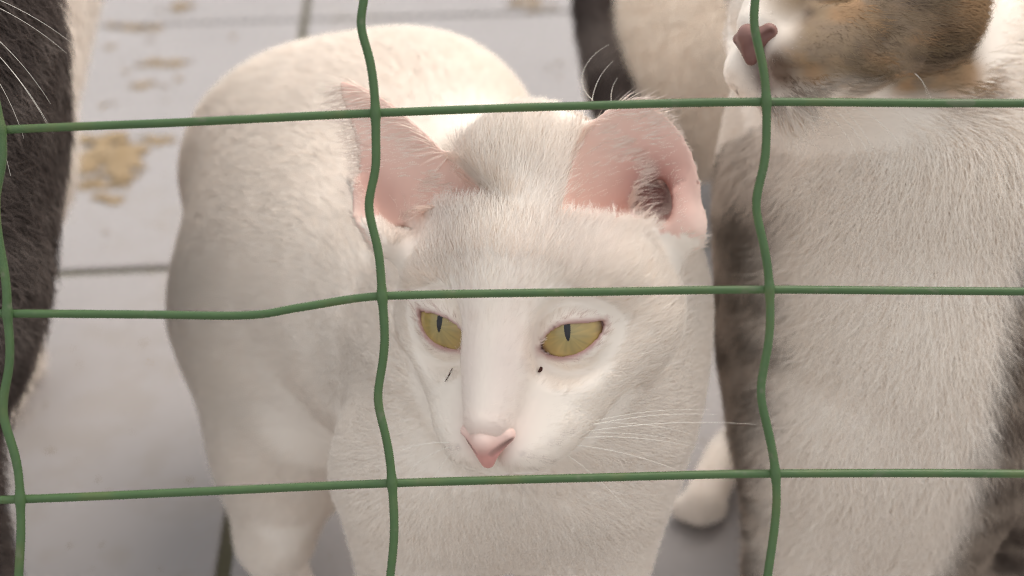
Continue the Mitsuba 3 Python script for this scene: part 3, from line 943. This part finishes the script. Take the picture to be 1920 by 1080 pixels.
# ------------------------------------------------------------------ the dark cat at the left edge
dhead = Pose(P(-330, -120, .375), 18, 12, 0, 1.0)
dears = (Ear((-14, 40, 0), (-42, 18, -10), (-44, 78, -8), (-0.25, 0, 1), 12, 2.2, 0.7), Ear((14, 40, 0), (42, 18, -10), (44, 78, -8), (0.25, 0, 1), 12, 2.2, 0.7))


def dark_sdf(p):
    p = np.asarray(p, float)
    d = None

    def add(s, k):
        nonlocal d
        d = s if d is None else smin(d, s, k)
    add(cone(p, P(-222, 60, .405), P(-278, 520, .425), .052, .054), .03)           # neck and chest
    add(cone(p, P(-278, 520, .43), P(-310, 900, .43), .052, .044), .03)
    add(cone(p, P(-200, 200, .47), P(-230, 60, .62), .058, .060), .04)             # back
    add(cone(p, P(14, -90, .66), P(-38, 300, .60), .046, .033), .03)              # white hip behind
    for x in (-360, -190):
        a = P(x, 900, .43)
        b = np.array([a[0] * 0.97, a[1], .022])
        add(cone(p, a, b, .028, .015), .012)
        add(cone(p, b + [0, 0, -.009], b + [0, -.022, -.010], .0145, .0125), .01)
    a = P(-30, 320, .61)
    add(cone(p, a, (a[0] - .02, a[1] + .01, .020), .030, .016), .03)
    add(cone(p, (a[0] - .02, a[1] + .01, .013), (a[0] - .02, a[1] - .03, .012), .014, .012), .01)
    h = dhead.back(p)
    near = np.linalg.norm(h, axis=1) < 120
    if near.any():
        hd = np.full(len(p), 1.0)
        hd[near] = head_sdf(h[near], dears) * dhead.s
        d = smin(d, hd, .014)
    return d


lo, hi = np.array([-.42, -.11, -.002]), np.array([-.08, .42, .47])
dbody = mesh_sdf(dark_sdf, lo, hi, 0.0028)


def dark_color(p):
    nz = meshkit.fbm(p / 0.015, 3, 41)
    c = blend(np.tile([0.085, 0.070, 0.066], (len(p), 1)), (0.175, 0.150, 0.140), sstep(0.35, 0.7, nz))
    w = sstep(0.155, 0.175, p[:, 1] + 0.01 * (nz - 0.5) + 0.25 * (p[:, 0] + .2))
    return blend(c, WHITE, w)


put('dark_cat__body', *dbody[:2], dbody[2], dark_color(dbody[0]), 'mat_skin')
total += fur('dark_cat__fur', dbody, lambda p, n: 0.9e6 * (0.03 + 0.97 * sstep(-0.45, 0, (unit(CAM - p) * n).sum(1)) * sstep(-0.30, -0.24, p[:, 0])),
             lambda p: np.full(len(p), 0.0140), lambda p, n: np.tile(unit([0.5, 0.2, -0.8]), (len(p), 1)), dark_color, 0.00042, 'mat_fur', 41, lift=0.75, mess=0.2, curl=0.25, shine=0.15)
labels['dark_cat__fur'] = {'kind': 'stuff'}
nose_pad('dark_cat__nose', dhead, ((0.06, 0.04, 0.04), (0.05, 0.03, 0.03)))
wl = []
for a, b in [((-130, -40), (140, 85)), ((-130, -30), (125, 100)), ((-120, -10), (95, 195)), ((-120, 0), (92, 240)), ((-110, 10), (100, 250)), ((-110, 20), (45, 260)), ((-120, 40), (20, 330))]:
    p0, p1 = P(*a, .338), P(*b, .348)
    wl.append([p0, (p0 + p1) / 2 + (UP + RIGHT) * 0.002, p1])
whiskers('dark_cat', wl)
tag('dark_cat', 'dark grey cat with a white rear at the left edge of the picture', 'cat')

# ------------------------------------------------------------------ the cream cat lying behind
ehead = Pose(P(1655, 40, .90), -75, 5, 0, 1.05)


def cream_sdf(p):
    p = np.asarray(p, float)
    d = cone(p, P(1335, 120, .80), P(1560, 90, .86), .070, .072)
    d = smin(d, sphere(p, P(1275, 130, .78), .050), .04)
    d = smin(d, sphere(p, P(1330, -60, .80), .05), .05)
    d = np.maximum(d, -p[:, 2])
    h = ehead.back(p)
    near = np.linalg.norm(h, axis=1) < 110
    if near.any():
        hd = np.full(len(p), 1.0)
        hd[near] = head_sdf(h[near], cears) * ehead.s
        d = smin(d, hd, .03)
    return d


lo, hi = np.array([.02, .20, -.002]), np.array([.42, .66, .40])
ebody = mesh_sdf(cream_sdf, lo, hi, 0.0022)
cream_color = lambda p: np.tile(WHITE * [1.0, 0.97, 0.92], (len(p), 1)) * (0.93 + 0.1 * meshkit.noise(p / 0.02, 61))[:, None]
put('cream_cat__body', *ebody[:2], ebody[2], cream_color(ebody[0]), 'mat_skin')
total += fur('cream_cat__fur', ebody, lambda p, n: 0.45e6 * (0.1 + 0.9 * sstep(-0.45, 0, (unit(CAM - p) * n).sum(1))), lambda p: np.full(len(p), 0.013),
             lambda p, n: np.tile(unit([-0.2, 0.1, -0.9]), (len(p), 1)), cream_color, 0.0006, 'mat_fur', 61, lift=0.6, mess=0.3)
labels['cream_cat__fur'] = {'kind': 'stuff'}
tp = spline([P(1109.0, -160, .80), P(1112.0, -60, .78), P(1116.0, 20, .765), P(1132.0, 110, .75), P(1154.0, 200, .74), P(1184.0, 285, .735), P(1262, 262, .79)], 40)
tail_r = np.linspace(.0115, .0135, 40)


def tail_sdf(p):
    tree = cKDTree(tp)
    dd, ii = tree.query(p)
    return dd - tail_r[ii]


tbody = mesh_sdf(tail_sdf, tp.min(0) - .03, tp.max(0) + .03, 0.002)


def tail_color(p):
    s = cKDTree(tp).query(p)[1] / 40.0
    c = np.tile([0.075, 0.060, 0.056], (len(p), 1))
    return blend(c, (0.15, 0.125, 0.115), sstep(0.5, 0.8, meshkit.noise(np.c_[s * 9, s * 0, s * 0], 3)))


put('cream_cat__tail', *tbody[:2], tbody[2], tail_color(tbody[0]), 'mat_skin')
total += fur('cream_cat__tail__fur', tbody, lambda p, n: np.full(len(p), 1.0e6), lambda p: np.full(len(p), 0.009), lambda p, n: np.tile(unit([0.3, -0.1, -0.9]), (len(p), 1)),
             tail_color, 0.0004, 'mat_fur', 71, lift=0.6, mess=0.3)
labels['cream_cat__tail__fur'] = {'kind': 'stuff'}
labels['cream_cat__tail'] = {'label': 'dark grey banded tail'}
tag('cream_cat', 'blurred cream cat with a dark grey tail behind the white cat and the calico', 'cat')
print('strands', total, 'triangles', sum(len(w[1]) for w in meshkit.WRITTEN.values()))
